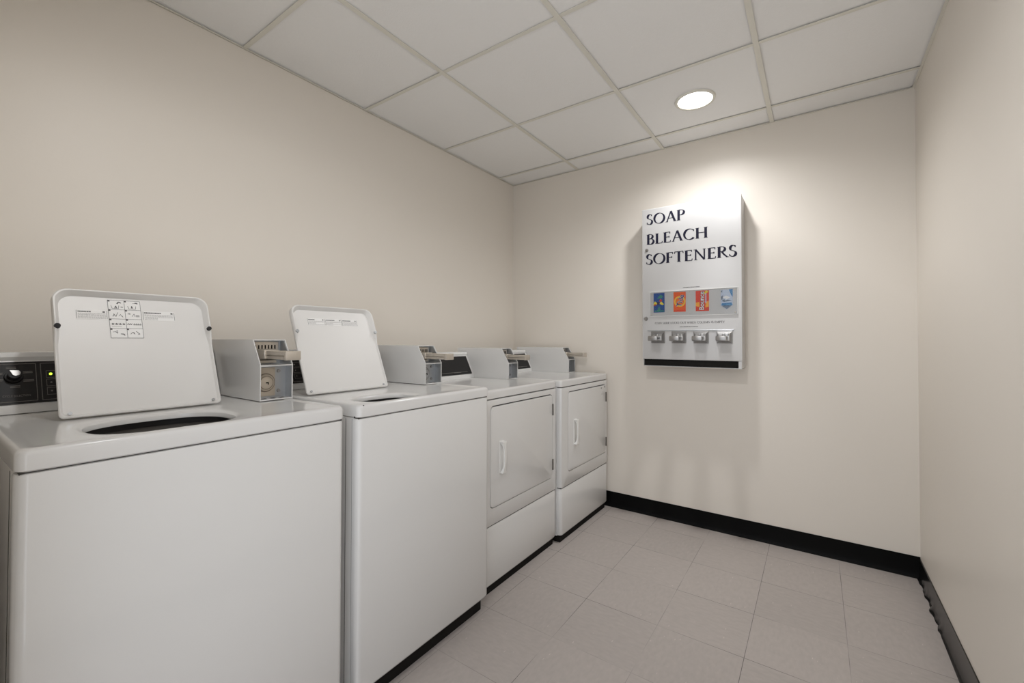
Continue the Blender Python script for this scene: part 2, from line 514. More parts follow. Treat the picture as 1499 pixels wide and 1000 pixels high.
def console(t, y0, y1, zt, hgt, style, lit=False):
    xb, xt_, xf = .13, .205, .262
    # frame: slanted hood profile
    prof = [(xb, zt - .002), (xf + .006, zt - .002), (xf + .006, zt + .004), (xf, zt + .018), (xt_ + .004, zt + hgt - .022), (xt_ + .008, zt + hgt - .012), (xt_ + .004, zt + hgt), (xb, zt + hgt)]
    bm = bmesh.new()
    prism(bm, prof, lambda a, c, d: Vector((a, d, c)), y0, y1)
    bmesh.ops.bevel(bm, geom=[e for e in bm.edges if abs(e.verts[0].co.y - e.verts[1].co.y) < 1e-6], offset=.003, segments=2, affect='EDGES')
    co = obj('console', bm, FRAMEW, t)
    # black control panel on the slanted face
    p0 = Vector((xf, 0, zt + .02)); p1 = Vector((xt_ + .004, 0, zt + hgt - .024))
    sl = (p1 - p0); ln = sl.length; sl.normalize()
    nn = Vector((sl.z, 0, -sl.x))
    def F(a, c, d):
        q = p0 + sl * c + nn * d
        return Vector((q.x, a, q.z))
    bm = bmesh.new()
    prism(bm, rrect(y1 - y0 - .03, ln - .004, .003, 3, (y0 + y1) / 2, ln / 2), F, .0005, .0022)
    obj('control_panel', bm, BLACKP, co)
    d = .0028
    pb = bmesh.new()
    def frame(a0, a1, c0, c1, wd=.0012):
        for (x0, x1, z0, z1) in ((a0, a1, c0, c0 + wd), (a0, a1, c1 - wd, c1), (a0, a0 + wd, c0, c1), (a1 - wd, a1, c0, c1)):
            prism(pb, [(x0, z0), (x1, z0), (x1, z1), (x0, z1)], F, d - .0008, d)
    if style == 'washer':
        ya = y0 + .02
        yr = y0 - .019
        div = yr + .118
        frame(ya, div, .008, ln - .008)
        frame(div + .008, y0 + .24, .008, ln - .008)
        for k in range(3):
            zc = .022 + k * .025
            frame(div + .018, div + .05, zc, zc + .021, .0009)
        # dial legends
        kx, kz = yr + .076, ln - .046
        for (dx, dz, ww) in ((-.004, .028, .018), (-.026, .012, .014), (-.026, -.006, .014), (.002, -.026, .018), (.026, .014, .018), (.027, -.010, .02)):
            for q in range(2):
                prism(pb, [(kx + dx - ww / 2, kz + dz - q * .004), (kx + dx + ww / 2, kz + dz - q * .004), (kx + dx + ww / 2, kz + dz - q * .004 + .0016), (kx + dx - ww / 2, kz + dz - q * .004 + .0016)], F, d - .0008, d)
        obj('panel_printing', pb, PRINT, co, 0)
        R = Matrix(((0, sl.x, nn.x, 0), (1, sl.y, nn.y, 0), (0, sl.z, nn.z, 0), (0, 0, 0, 1)))
        o_ = F(yr + .055, .022, d)
        R.translation = o_
        tb = text_bm('CYCLE SELECTION', .0075, R, width=.05)
        obj('panel_lettering', tb, PRINT, co, 0)
        kb = bmesh.new()
        cyl(kb, F(kx, kz, .002), F(kx, kz, .008), .018, .0165)
        cyl(kb, F(kx, kz, .008), F(kx, kz, .024), .0125, .0115)
        obj('cycle_knob', kb, BLACKP, co)
        kb = bmesh.new()
        prism(kb, [(kx + p, kz + q) for p, q in ((-.009, .010), (-.004, -.003), (.001, -.0065), (.009, -.003), (.0105, .003), (.007, .0085))], F, .0235, .0275)
        obj('knob_cap', kb, CHROME, co)
        for k in range(3):
            lb = bmesh.new()
            cyl(lb, F(div + .027, .0325 + k * .025, d), F(div + .027, .0325 + k * .025, d + .0012), .0032 if k == 2 else .0022, n=14)
            o = obj('indicator_light', lb, LED if k == 2 and lit else PRINT, co)
            if k == 2 and lit:
                o['label'] = 'lit green indicator light'
        if y1 - y0 > .4:      # key rows at the far end of the panel
            kb = bmesh.new()
            kb2 = kb
            for r in range(4):
                for q in range(2):
                    a0, c0 = y1 - .075 + q * .03, .01 + r * .027
                    for (x0, x1, z0, z1) in ((a0, a0 + .024, c0, c0 + .001), (a0, a0 + .024, c0 + .019, c0 + .020), (a0, a0 + .001, c0, c0 + .02), (a0 + .023, a0 + .024, c0, c0 + .02)):
                        prism(kb, [(x0, z0), (x1, z0), (x1, z1), (x0, z1)], F, d - .0008, d)
            obj('key_outlines', kb, mat('faint_printing', srgb(70, 68, 66), .6), co, 0)
    else:
        frame(y0 + .03, y1 - .05, .016, .018)
        ye = y1 - .17
        prism(pb, [(ye, .014), (ye + .06, .014), (ye + .06, .017), (ye, .017)], F, d - .0008, d)
        obj('panel_printing', pb, PRINT, co, 0)
    return co

def coin_box(t, y0, y1, xf, zt, hgt, elb, slant=.05, inset=.04, bar=.10, plate=None):
    xb = .13
    th = .0028
    prof = [(xb, zt), (xf, zt), (xf, zt + elb), (xf - slant, zt + hgt), (xb, zt + hgt)]
    fy = lambda a, c, d: Vector((a, d, c))
    bm = bmesh.new()
    prism(bm, prof, fy, y0, y0 + th)                                        # side plates
    prism(bm, prof, fy, y1 - th, y1)
    box(bm, xb, xf - slant, y0 + th, y1 - th, zt + hgt - th, zt + hgt)      # top
    box(bm, xb, xf, y0 + th, y1 - th, zt, zt + .004)                        # bottom lip
    box(bm, xb, xf, y0 + th, y1 - th, zt + elb - .004, zt + elb)            # shelf
    box(bm, xb, xb + th, y0 + th, y1 - th, zt, zt + hgt)                    # back
    bx = obj('coin_box', bm, ENAM, t, 30)
    # inner plates
    bm = bmesh.new()
    q = inset
    box(bm, xf - q - .006, xf - q, y0 + th + .0005, y1 - th - .0005, zt + .004, zt + elb - .004)
    box(bm, xf - slant - q + .006, xf - slant - q + .012, y0 + th + .0005, y1 - th - .0005, zt + elb, zt + hgt - th)
    # galvanised liner against the far side plate and the lower floor
    prism(bm, [(xf - q, zt + .004), (xf - .003, zt + .004), (xf - .003, zt + elb - .004), (xf - q, zt + elb - .004)], fy, y1 - th - .0012, y1 - th - .0001)
    prism(bm, [(xf - slant - q + .012, zt + elb), (xf - .003, zt + elb), (xf - slant - .003, zt + hgt - th - .001), (xf - slant - q + .012, zt + hgt - th - .001)], fy, y1 - th - .0012, y1 - th - .0001)
    obj('steel_liner', bm, GALV, bx, 0)
    yc = (y0 + y1) / 2
    wd = y1 - y0
    # lock plate with round cylinder
    bm = bmesh.new()
    xl = xf - q
    box(bm, xl, xl + .003, y0 + .006, y0 + wd * .62, zt + .010, zt + elb - .010)
    obj('lock_plate', bm, plate, bx)
    ly, lz = y0 + wd * .33, zt + elb * .48
    rl = min(.027, elb * .27)
    bm = bmesh.new()
    n = 28
    loops = [[Vector((xl + dx, ly + r * cos(2 * pi * k / n), lz + r * sin(2 * pi * k / n))) for k in range(n)]
             for r, dx in ((rl, .003), (rl, .006), (rl * .94, .008), (rl * .84, .008), (rl * .8, .005), (rl * .76, .005), (rl * .74, .010), (rl * .5, .0115))]
    loft(bm, loops)
    obj('lock_cylinder', bm, plate, bx)
    bm = bmesh.new()
    cyl(bm, (xl + .0028, ly, lz), (xl + .0042, ly, lz), rl * 1.13, rl * 1.1, 28)  # darker disc painting the shadow round the cylinder
    obj('lock_shadow_ring', bm, LOCK_SHADE, bx)
    bm = bmesh.new()
    box(bm, xl + .0112, xl + .0122, ly - .003, ly + .006, lz - .002, lz + .002)
    box(bm, xl + .0112, xl + .0122, ly + .003, ly + .006, lz - .006, lz + .002)
    obj('keyhole', bm, DARK, bx, 0)
    for zz in (zt + elb * .22, zt + elb * .8):
        bm = bmesh.new()
        cyl(bm, (xl, y0 + wd * .74, zz), (xl + .004, y0 + wd * .74, zz), .006, .005, 16)
        obj('liner_screw', bm, CHROME, bx)
    bm = bmesh.new()
    for k in range(3):
        yy = y0 + wd * (.2 + .27 * k)
        box(bm, xf - .026, xf - .012, yy - .007, yy + .007, zt + .0039, zt + .0046)
    obj('floor_slots', bm, DARK, bx, 0)
    # coin slide: bracket, comb of coin slots, bar pushed out towards the room
    z0 = zt + elb
    uh = hgt - elb
    bm = bmesh.new()
    xi = xf - slant - q + .014
    box(bm, xi, xi + .004, y0 + .008, y1 - .012, z0 + uh * .30, zt + hgt - .008, .001, 1)
    obj('slide_plate', bm, NICKEL, bx)
    bm = bmesh.new()
    for k in range(7):
        yy = y0 + .018 + (wd - .042) * k / 6
        box(bm, xi + .003, xi + .0052, yy - .0019, yy + .0019, z0 + uh * .55, z0 + uh * .78)
    obj('coin_slots', bm, DARK, bx, 0)
    bm = bmesh.new()
    zb0, zb1 = z0 + uh * .18, z0 + uh * .58
    ya, yb_ = y0 + wd * .22, y0 + wd * .72
    loft(bm, [[Vector((xi, ya - .010, zb0 - .002)), Vector((xi, yb_ + .008, zb0 - .002)), Vector((xi, yb_ + .008, zb1 + .004)), Vector((xi, ya - .010, zb1 + .004))],
              [Vector((xi + .030, ya, zb0 + .004)), Vector((xi + .030, yb_, zb0 + .004)), Vector((xi + .030, yb_, zb1)), Vector((xi + .030, ya, zb1))],
              [Vector((xi + .046, ya + .004, zb0 + .005)), Vector((xi + .046, yb_, zb0 + .005)), Vector((xi + .046, yb_, zb1)), Vector((xi + .046, ya + .004, zb1))]])
    bmesh.ops.bevel(bm, geom=bm.edges[:], offset=.0012, segments=1, affect='EDGES')
    box(bm, xi, xi + .012, y0 + .018, y1 - .022, z0 + .003, z0 + uh * .16, .001, 1)
    obj('slide_bracket', bm, NICKEL, bx)
    bm = bmesh.new()
    zm0, zm1 = zb0 + uh * .05, zb1 - .002
    box(bm, xi + .034, xf + bar, ya + .008, yb_ - .004, zm0 + (zm1 - zm0) * .46, zm1, .0015, 1)
    box(bm, xi + .034, xf + bar - .002, ya + .010, yb_ - .006, zm0, zm0 + (zm1 - zm0) * .42, .0012, 1)
    box(bm, xf + bar - .014, xf + bar + .002, ya + .004, yb_, zm0 - .001, zm1 + .001, .0025, 2)
    obj('coin_slide', bm, NICKEL, bx)
    return bx

def lid(t, y0, y1, xh, zh, tau, ln, labels):
    """washer lid standing open: sheet with a rolled, stepped flange all round, seen from inside"""
    T = radians(tau)
    u = Vector((-sin(T), 0, cos(T)))            # up along the lid
    nn = Vector((cos(T), 0, sin(T)))            # inside face, towards the room
    P = lambda a, c, d: Vector((xh, a, zh)) + u * c + nn * d
    wd = y1 - y0
    yc = (y0 + y1) / 2
    bm = bmesh.new()
    R = .032
    def lp(ins, d, r):
        return [P(yc + a, ln / 2 + c, d) for a, c in rrect_sub(wd - 2 * ins, ln - 2 * ins, r, 7, 0, 0, 10, r * .35)]
    out = rrect_sub(wd, ln, R, 7, 0, 0, 10, R * .35)
    # flange: deep over the upper third and the sides down to the bumpers, shallow below
    def fl(d_hi, d_lo, ins_hi, ins_lo):
        L = []
        for a, c in out:
            k = (c + ln / 2) / ln
            s = min(1, max(0, (k - .60) / .07))
            s = s * s * (3 - 2 * s)
            e = ins_lo + (ins_hi - ins_lo) * s
            f = (wd / 2 - e) / (wd / 2); h = (ln / 2 - e) / (ln / 2)
            L.append(P(yc + a * f, ln / 2 + c * h, d_lo + (d_hi - d_lo) * s))
        return L
    loops = [lp(.012, -.006, R * .8), lp(.003, -.004, R), lp(0, .002, R),
             fl(.019, .006, 0, 0), fl(.0215, .008, .002, .002), fl(.0215, .008, .0045, .0035), fl(.019, .006, .0062, .005), fl(.002, .002, .013, .008)]
    loft(bm, loops)
    lo = obj('lid', bm, LIDM, t, 40)
    for a in (y0 + .0065, y1 - .0065):
        bb = bmesh.new()
        c = ln * .69
        cyl(bb, P(a, c, .016), P(a, c, .0228), .0064, .006, 18)
        cyl(bb, P(a, c, .0228), P(a, c, .0236), .0045, .003, 18)
        obj('lid_bumper', bb, RUBBER if labels == 'pictures' else GALV, lo)
    for a, s in ((y0 + .012, 1), (y1 - .012, -1)):
        bb = bmesh.new()
        cyl(bb, P(a + s * .008, .012, .003), P(a + s * .008, .012, .006), .0042, n=12)
        obj('lid_hinge', bb, GALV, lo)
    if labels == 'pictures':
        a0, a1, c0, c1 = y0 + .111, y0 + .182, .212, .326
        pb = bmesh.new()
        prism(pb, [(a0, c0), (a1, c0), (a1, c1), (a0, c1)], P, .0018, .0026)
        ps = obj('picture_sheet', pb, PAPER, lo, 0)
        ib = bmesh.new()
        def rect(x0, x1, z0, z1):
            prism(ib, [(x0, z0), (x1, z0), (x1, z1), (x0, z1)], P, .0026, .0029)
        wl = .0008
        for k in range(3):
            x = a0 + (a1 - a0) * k / 2
            rect(x - wl / 2, x + wl / 2, c0, c1)
        for k in range(5):
            z = c0 + (c1 - c0) * k / 4
            rect(a0, a1, z - wl / 2, z + wl / 2)
        cw, ch = (a1 - a0) / 2, (c1 - c0) / 4
        rr = random.Random(5)
        for i in range(2):
            for j in range(4):
                x, z = a0 + cw * i, c0 + ch * j
                rect(x, x + .0045, z + ch - .0045, z + ch)         # numbered corner
        # line drawings: tub, hand, knob and arrows
        def line(pts, wd_=.0009):
            for (xa, za), (xb_, zb_) in zip(pts, pts[1:]):
                dx, dz = xb_ - xa, zb_ - za
                L = sqrt(dx * dx + dz * dz) or 1
                ox, oz = -dz / L * wd_ / 2, dx / L * wd_ / 2
                prism(ib, [(xa + ox, za + oz), (xb_ + ox, zb_ + oz), (xb_ - ox, zb_ - oz), (xa - ox, za - oz)], P, .0026, .0029)
        def G(i, j, pts, wd_=.0009):
            line([(a0 + cw * (i + px), c0 + ch * (j + pz)) for px, pz in pts], wd_)
        # top row
        G(0, 3, [(.18, .45), (.24, .12), (.62, .12), (.66, .45)]); G(0, 3, [(.4, .15), (.46, .4), (.52, .15)], .002); G(0, 3, [(.55, .62), (.66, .84), (.8, .72)], .003); G(0, 3, [(.76, .3), (.9, .28)], .0022)
        G(1, 3, [(.2, .45), (.26, .12), (.68, .12), (.72, .45)]); G(1, 3, [(.42, .2), (.45, .45), (.5, .2)], .0018); G(1, 3, [(.66, .78), (.8, .8), (.8, .7)], .0032); G(1, 3, [(.52, .74), (.66, .78)])
        # second row
        G(0, 2, [(.2, .3), (.3, .3), (.3, .55), (.42, .25), (.55, .7)], .0011); G(0, 2, [(.6, .3), (.7, .5), (.8, .25)]); G(0, 2, [(.8, .35), (.84, .2)])
        G(1, 2, [(.15, .55), (.25, .7), (.32, .55), (.2, .55)]); G(1, 2, [(.4, .3), (.55, .6), (.6, .3)]); G(1, 2, [(.65, .4), (.88, .4)], .002); G(1, 2, [(.65, .3), (.88, .3)])
        # third row: dials and arrows
        for k in range(4):
            G(0, 1, [(.14 + k * .22, .4), (.19 + k * .22, .56), (.24 + k * .22, .4), (.14 + k * .22, .4)], .0013)
        G(0, 1, [(.1, .48), (.92, .48)]); G(0, 1, [(.12, .22), (.7, .22)], .0006)
        G(1, 1, [(.06, .4), (.12, .55), (.18, .4), (.24, .55), (.3, .4), (.36, .55)], .0013)
        for k in range(4):
            G(1, 1, [(.44 + k * .13, .4), (.5 + k * .13, .55), (.54 + k * .13, .4), (.44 + k * .13, .4)], .0011)
        # bottom row
        G(0, 0, [(.14, .62), (.3, .66), (.42, .78), (.4, .45)]); G(0, 0, [(.3, .62), (.44, .55)], .0016); G(0, 0, [(.6, .42), (.8, .42), (.84, .25)], .0018); G(0, 0, [(.7, .34), (.84, .34)])
        G(1, 0, [(.2, .4), (.34, .62), (.46, .4), (.4, .62)], .0012); G(1, 0, [(.56, .72), (.7, .52), (.78, .42), (.66, .4)], .0013)
        obj('pictograms', ib, INK, lo, 0)
        strips = [(y0 + .045, y0 + .1085, .266, .294, .65), (y0 + .1855, y0 + .263, .267, .297, .9)]
    else:
        q0, q1 = y0 + .066, y0 + .289
        s = (q1 - q0) / 3
        strips = [(q0 + s * k, q0 + s * (k + 1) - .002, .274, .304, (.6, .9, .9)[k]) for k in range(3)]
    rr = random.Random(21)
    for (a0, a1, c0, c1, dark) in strips:
        pb = bmesh.new()
        prism(pb, [(a0, c0), (a1, c0), (a1, c1), (a0, c1)], P, .0018, .0025)
        obj('warning_label', pb, PAPER, lo, 0)
        ib = bmesh.new()
        def rect(x0, x1, z0, z1):
            prism(ib, [(x0, z0), (x1, z0), (x1, z1), (x0, z1)], P, .0025, .0028)   # into the current ib
        hh = c1 - c0
        for xe in (a0 + .001, a1 - .0018):
            rect(xe, xe + .0008, c0 + .002, c1 - .002)
            obj('label_bar', ib, INK, lo, 0)
            ib = bmesh.new()
        # heavy heading, small crest, rows of fine print
        x = a0 + .004
        while x < a0 + (a1 - a0) * (.42 if dark < .8 else .55):
            wl = .002 + rr.random() * .002
            rect(x, x + wl, c1 - hh * .26, c1 - hh * .14); x += wl + .0007
        obj('label_heading', ib, INK, lo, 0)
        ib = bmesh.new()
        rect(a1 - .010, a1 - .005, c1 - hh * .27, c1 - hh * .12)
        obj('label_crest', ib, INK, lo, 0)
        ib = bmesh.new()
        for k in range(5):
            z = c1 - hh * (.38 + .12 * k)
            x = a0 + .004
            xe = a0 + (a1 - a0) * (.95 if rr.random() < dark else .45)
            while x < xe:
                wl = .0016 + rr.random() * .004
                rect(x, min(x + wl, xe), z - hh * .055, z); x += wl + .001
        obj('label_print', ib, INKL, lo, 0)
    return lo

def body(t, y0, y1, xf, z0, z1, xb=.13):
    """sheet-metal sides and back"""
    bm = bmesh.new()
    cx, cy = (xb + xf - .03) / 2, (y0 + y1) / 2
    w_ = xf - .03 - xb
    loft(bm, [[Vector((cx + a, cy + c, z)) for a, c in rrect(w_, y1 - y0 - .004, .008, 4)] for z in (z0, z1)])
    return obj('cabinet', bm, ENAM2, t)

def front_shell(y0, y1, xf, z0, z1, rc=.018, depth=.03, foot=.012):
    """front sheet wrapped round both vertical edges, curled under at the foot"""
    bm = bmesh.new()
    def prof(ins, zz):
        pts = [(xf - depth, y0 + ins)]
        for k in range(7):
            a = pi / 2 * k / 6
            pts.append((xf - ins - rc + rc * sin(a), y0 + ins + rc - rc * cos(a)))
        for k in range(7):
            a = pi / 2 * k / 6
            pts.append((xf - ins - rc + rc * cos(a), y1 - ins - rc + rc * sin(a)))
        pts.append((xf - depth, y1 - ins))
        return [Vector((a, c, zz)) for a, c in pts]
    loops = [prof(foot, z0), prof(foot * .35, z0 + .004), prof(0, z0 + foot), prof(0, z1 - .004), prof(.0015, z1 - .001), prof(.004, z1)]
    loft(bm, loops)
    return bm

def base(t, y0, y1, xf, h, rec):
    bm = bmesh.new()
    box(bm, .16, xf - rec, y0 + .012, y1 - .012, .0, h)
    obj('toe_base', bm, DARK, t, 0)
    for (x, y) in ((xf - rec - .05, y0 + .06), (xf - rec - .05, y1 - .06), (.2, y0 + .06), (.2, y1 - .06)):
        bm = bmesh.new()
        cyl(bm, (x, y, 0), (x, y, .012), .02, .016, 16)
        obj('levelling_foot', bm, RUBBER, t)

# ------------------------------------------------------------------ washers
def washer(y0, y1, xf, zt, hole, lid_y, cb, label, labels, roll=0.0, zbot=.06, lit=True, plain=False):
    t = thing('washing_machine', label, 'washing machine', (.48, (y0 + y1) / 2, 0), 'white top-loading coin washers')
    base(t, y0, y1, xf, zbot + .004, .034)
    body(t, y0, y1, xf, zbot, zt - .041)
    obj('front_panel', front_shell(y0, y1, xf - .002, zbot, zt - .0425), ENAM, t)
    bm = bmesh.new(); box(bm, .15, xf - .008, y0 + .006, y1 - .006, zt - .0445, zt - .039); obj('seam_gap_shade', bm, SEAM, t, 0)  # dark strip painting the shade in the gap under the top
    appliance_top(t, y0, y1, xf, zt, hole)
    lid(t, lid_y[0], lid_y[1], .485, zt - .001, lid_y[2], lid_y[3], labels)
    console(t, y0 + .005, cb[0] - .003, zt, .156, 'washer', lit)
    coin_box(t, *cb, plate=GALV if plain else BEIGE)
    for x in (xf - .034, xf - .066):
        bm = bmesh.new(); box(bm, x - .0007, x + .0007, y0 + .0012, y0 + .003, zbot + .004, zt - .045)
        obj('side_seam', bm, SEAM, t, 0)
    if plain:
        for (cx_, cy_, cz_, r) in ((xf - .004, y0 + .020, zt - .0035, .0026), (xf - .020, y0 + .0012, zt - .037, .003)):
            bm = bmesh.new(); bmesh.ops.create_icosphere(bm, subdivisions=2, radius=r, matrix=Matrix.Translation((cx_, cy_, cz_)) @ Matrix.Diagonal((.8, 1, .8, 1)))
            obj('paint_chip', bm, DARK, t)
    if roll:
        t.rotation_euler = (roll, 0, 0)
    return t

washer(-2.746, -2.100, .84, .943, (.660, -2.480, .125, .145), (-2.638, -2.288, 22.5, .345),
       (-2.203, -2.098, .548, .942, .193, .112), 'nearest white top-loading washer, open lid with a sheet of line drawings', 'pictures')
washer(-2.050, -1.402, .835, .937, (.715, -1.850, .078, .115), (-2.014, -1.652, 22.5, .350),
       (-1.497, -1.395, .552, .936, .172, .094), 'white top-loading washer, open lid with three small labels, beside the dryers', 'strips', lit=False, plain=True)

# ------------------------------------------------------------------ dryers
def dryer(y0, y1, xf, zt, doory, cb, label, cardd):
    t = thing('dryer', label, 'dryer', (.48, (y0 + y1) / 2, 0), 'white front-loading coin dryers')
    base(t, y0, y1, xf, .042, .016)
    zs = .305
    body(t, y0, y1, xf, .037, zt - .041)
    obj('lower_panel', front_shell(y0, y1, xf - .001, .037, zs - .004), ENAM, t)
    d0, d1 = doory
    z0, z1 = .378, .838
    # upper front: sheet with a shallow pocket for the door
    bm = bmesh.new()
    cy, cz = (y0 + y1) / 2, (zs + zt - .043) / 2
    hw, hh = (y1 - y0), (zt - .043 - zs)
    dcy, dcz, dw, dh = (d0 + d1) / 2, (z0 + z1) / 2, d1 - d0, z1 - z0
    def L(w_, h_, r, x, a, c):
        return [Vector((x, p, q)) for p, q in rrect(w_, h_, r, 6, a, c)]
    loft(bm, [L(hw, hh, .005, xf - .03, cy, cz), L(hw, hh, .005, xf - .014, cy, cz), L(hw - .003, hh - .001, .006, xf - .006, cy, cz), L(hw - .010, hh - .003, .006, xf - .001, cy, cz), L(hw - .018, hh - .006, .008, xf, cy, cz),
              L(dw, dh, .026, xf, dcy, dcz), L(dw - .002, dh - .002, .026, xf - .003, dcy, dcz), L(dw - .002, dh - .002, .026, xf - .011, dcy, dcz)])
    obj('front_panel', bm, ENAM, t)
    bm = bmesh.new()
    loft(bm, [L(dw - .003, dh - .003, .025, xf - .0108, dcy, dcz), L(dw - .003, dh - .003, .025, xf - .0098, dcy, dcz)])  # dark sheet behind the door, painting the shade in its gap
    obj('door_gap_shade', bm, DARK, t, 0)
    bm = bmesh.new()
    dz = -.0012
    loft(bm, [L(dw - .007, dh - .009, .024, xf - .0097, dcy, dcz + dz), L(dw - .007, dh - .009, .024, xf - .002, dcy, dcz + dz), L(dw - .009, dh - .011, .023, xf + .0012, dcy, dcz + dz), L(dw - .015, dh - .017, .02, xf + .0025, dcy, dcz + dz)])
    door = obj('door', bm, ENAM, t)
    # grip: two flared ends joined by a thin bowed bar
    xd = xf + .0025
    hy, hz0, hz1 = d0 + .085, .522, .672
    bm = bmesh.new()
    loft(bm, [[Vector((xd + x, a, c)) for a, c in rrect(.036 - k, hz1 - hz0 - k, .004, 4, hy, (hz0 + hz1) / 2)] for x, k in ((-.0005, 0), (.002, .001), (.003, .004))])
    N_ = 14
    lps = []
    for k in range(N_ + 1):
        s = k / N_
        z = hz0 + .004 + (hz1 - hz0 - .008) * s
        e = abs(2 * s - 1)
        out = .024 - .005 * e ** 2
        half = .008 + .010 * e ** 6
        inn = out - (.006 + .016 * e ** 6)
        lps.append([Vector((xd + max(.001, inn), hy - half, z)), Vector((xd + out, hy - half * .85, z)), Vector((xd + out, hy + half * .85, z)), Vector((xd + max(.001, inn), hy + half, z))])
    loft(bm, lps)
    obj('door_handle', bm, PLAST, door, 40)
    for (h0, h1) in ((.720, .783), (.422, .480)):
        bm = bmesh.new()
        cyl(bm, (xf + .003, d1 - .001, h0), (xf + .003, d1 - .001, h1), .0042, n=12)
        box(bm, xf - .002, xf + .0035, d1 - .004, d1 + .004, h0 + .004, h1 - .004, .001, 1)
        obj('door_hinge', bm, mat('dark_hinge', srgb(96, 92, 86), .4, .6), door)
    if cardd:
        fx = lambda a, c, d: Vector((xd + d, a, c))
        for (a, c, ww, hh_) in ((-.085, .812, .010, .009), (-.03, .816, .012, .009), (-.062, .814, .008, .004), (-.07, .79, .03, .003), (-.075, .772, .012, .008), (-.04, .78, .02, .003), (-.045, .765, .018, .003)):
            ib = bmesh.new()
            prism(ib, [(d1 + a, c), (d1 + a + ww, c), (d1 + a + ww, c + hh_), (d1 + a, c + hh_)], fx, 0, .0004)
            obj('door_mark', ib, INK if hh_ > .0085 else INKL, door, 0)
    bm = bmesh.new(); box(bm, .15, xf - .010, y0 + .008, y1 - .008, zt - .0445, zt - .039); obj('seam_gap_shade', bm, SEAM, t, 0)  # dark strip as painted shade in the open top seam
    bm = bmesh.new(); box(bm, .15, xf - .006, y0 + .006, y1 - .006, zs - .005, zs + .001); obj('panel_seam', bm, SEAM, t, 0)
    appliance_top(t, y0, y1, xf, zt)
    console(t, y0 + .005, cb[0] - .003, zt, .152, 'dryer')
    coin_box(t, *cb, plate=GALV)
    return t

dryer(-1.368, -.708, .775, .908, (-1.318, -.750), (-.808, -.711, .520, .907, .178, .094), 'white front-loading dryer standing against the washer with the three-label lid', False)
dryer(-.694, -.036, .800, .908, (-.615, -.062), (-.140, -.040, .563, .907, .174, .092), 'white front-loading dryer in the far corner against the back wall', True)

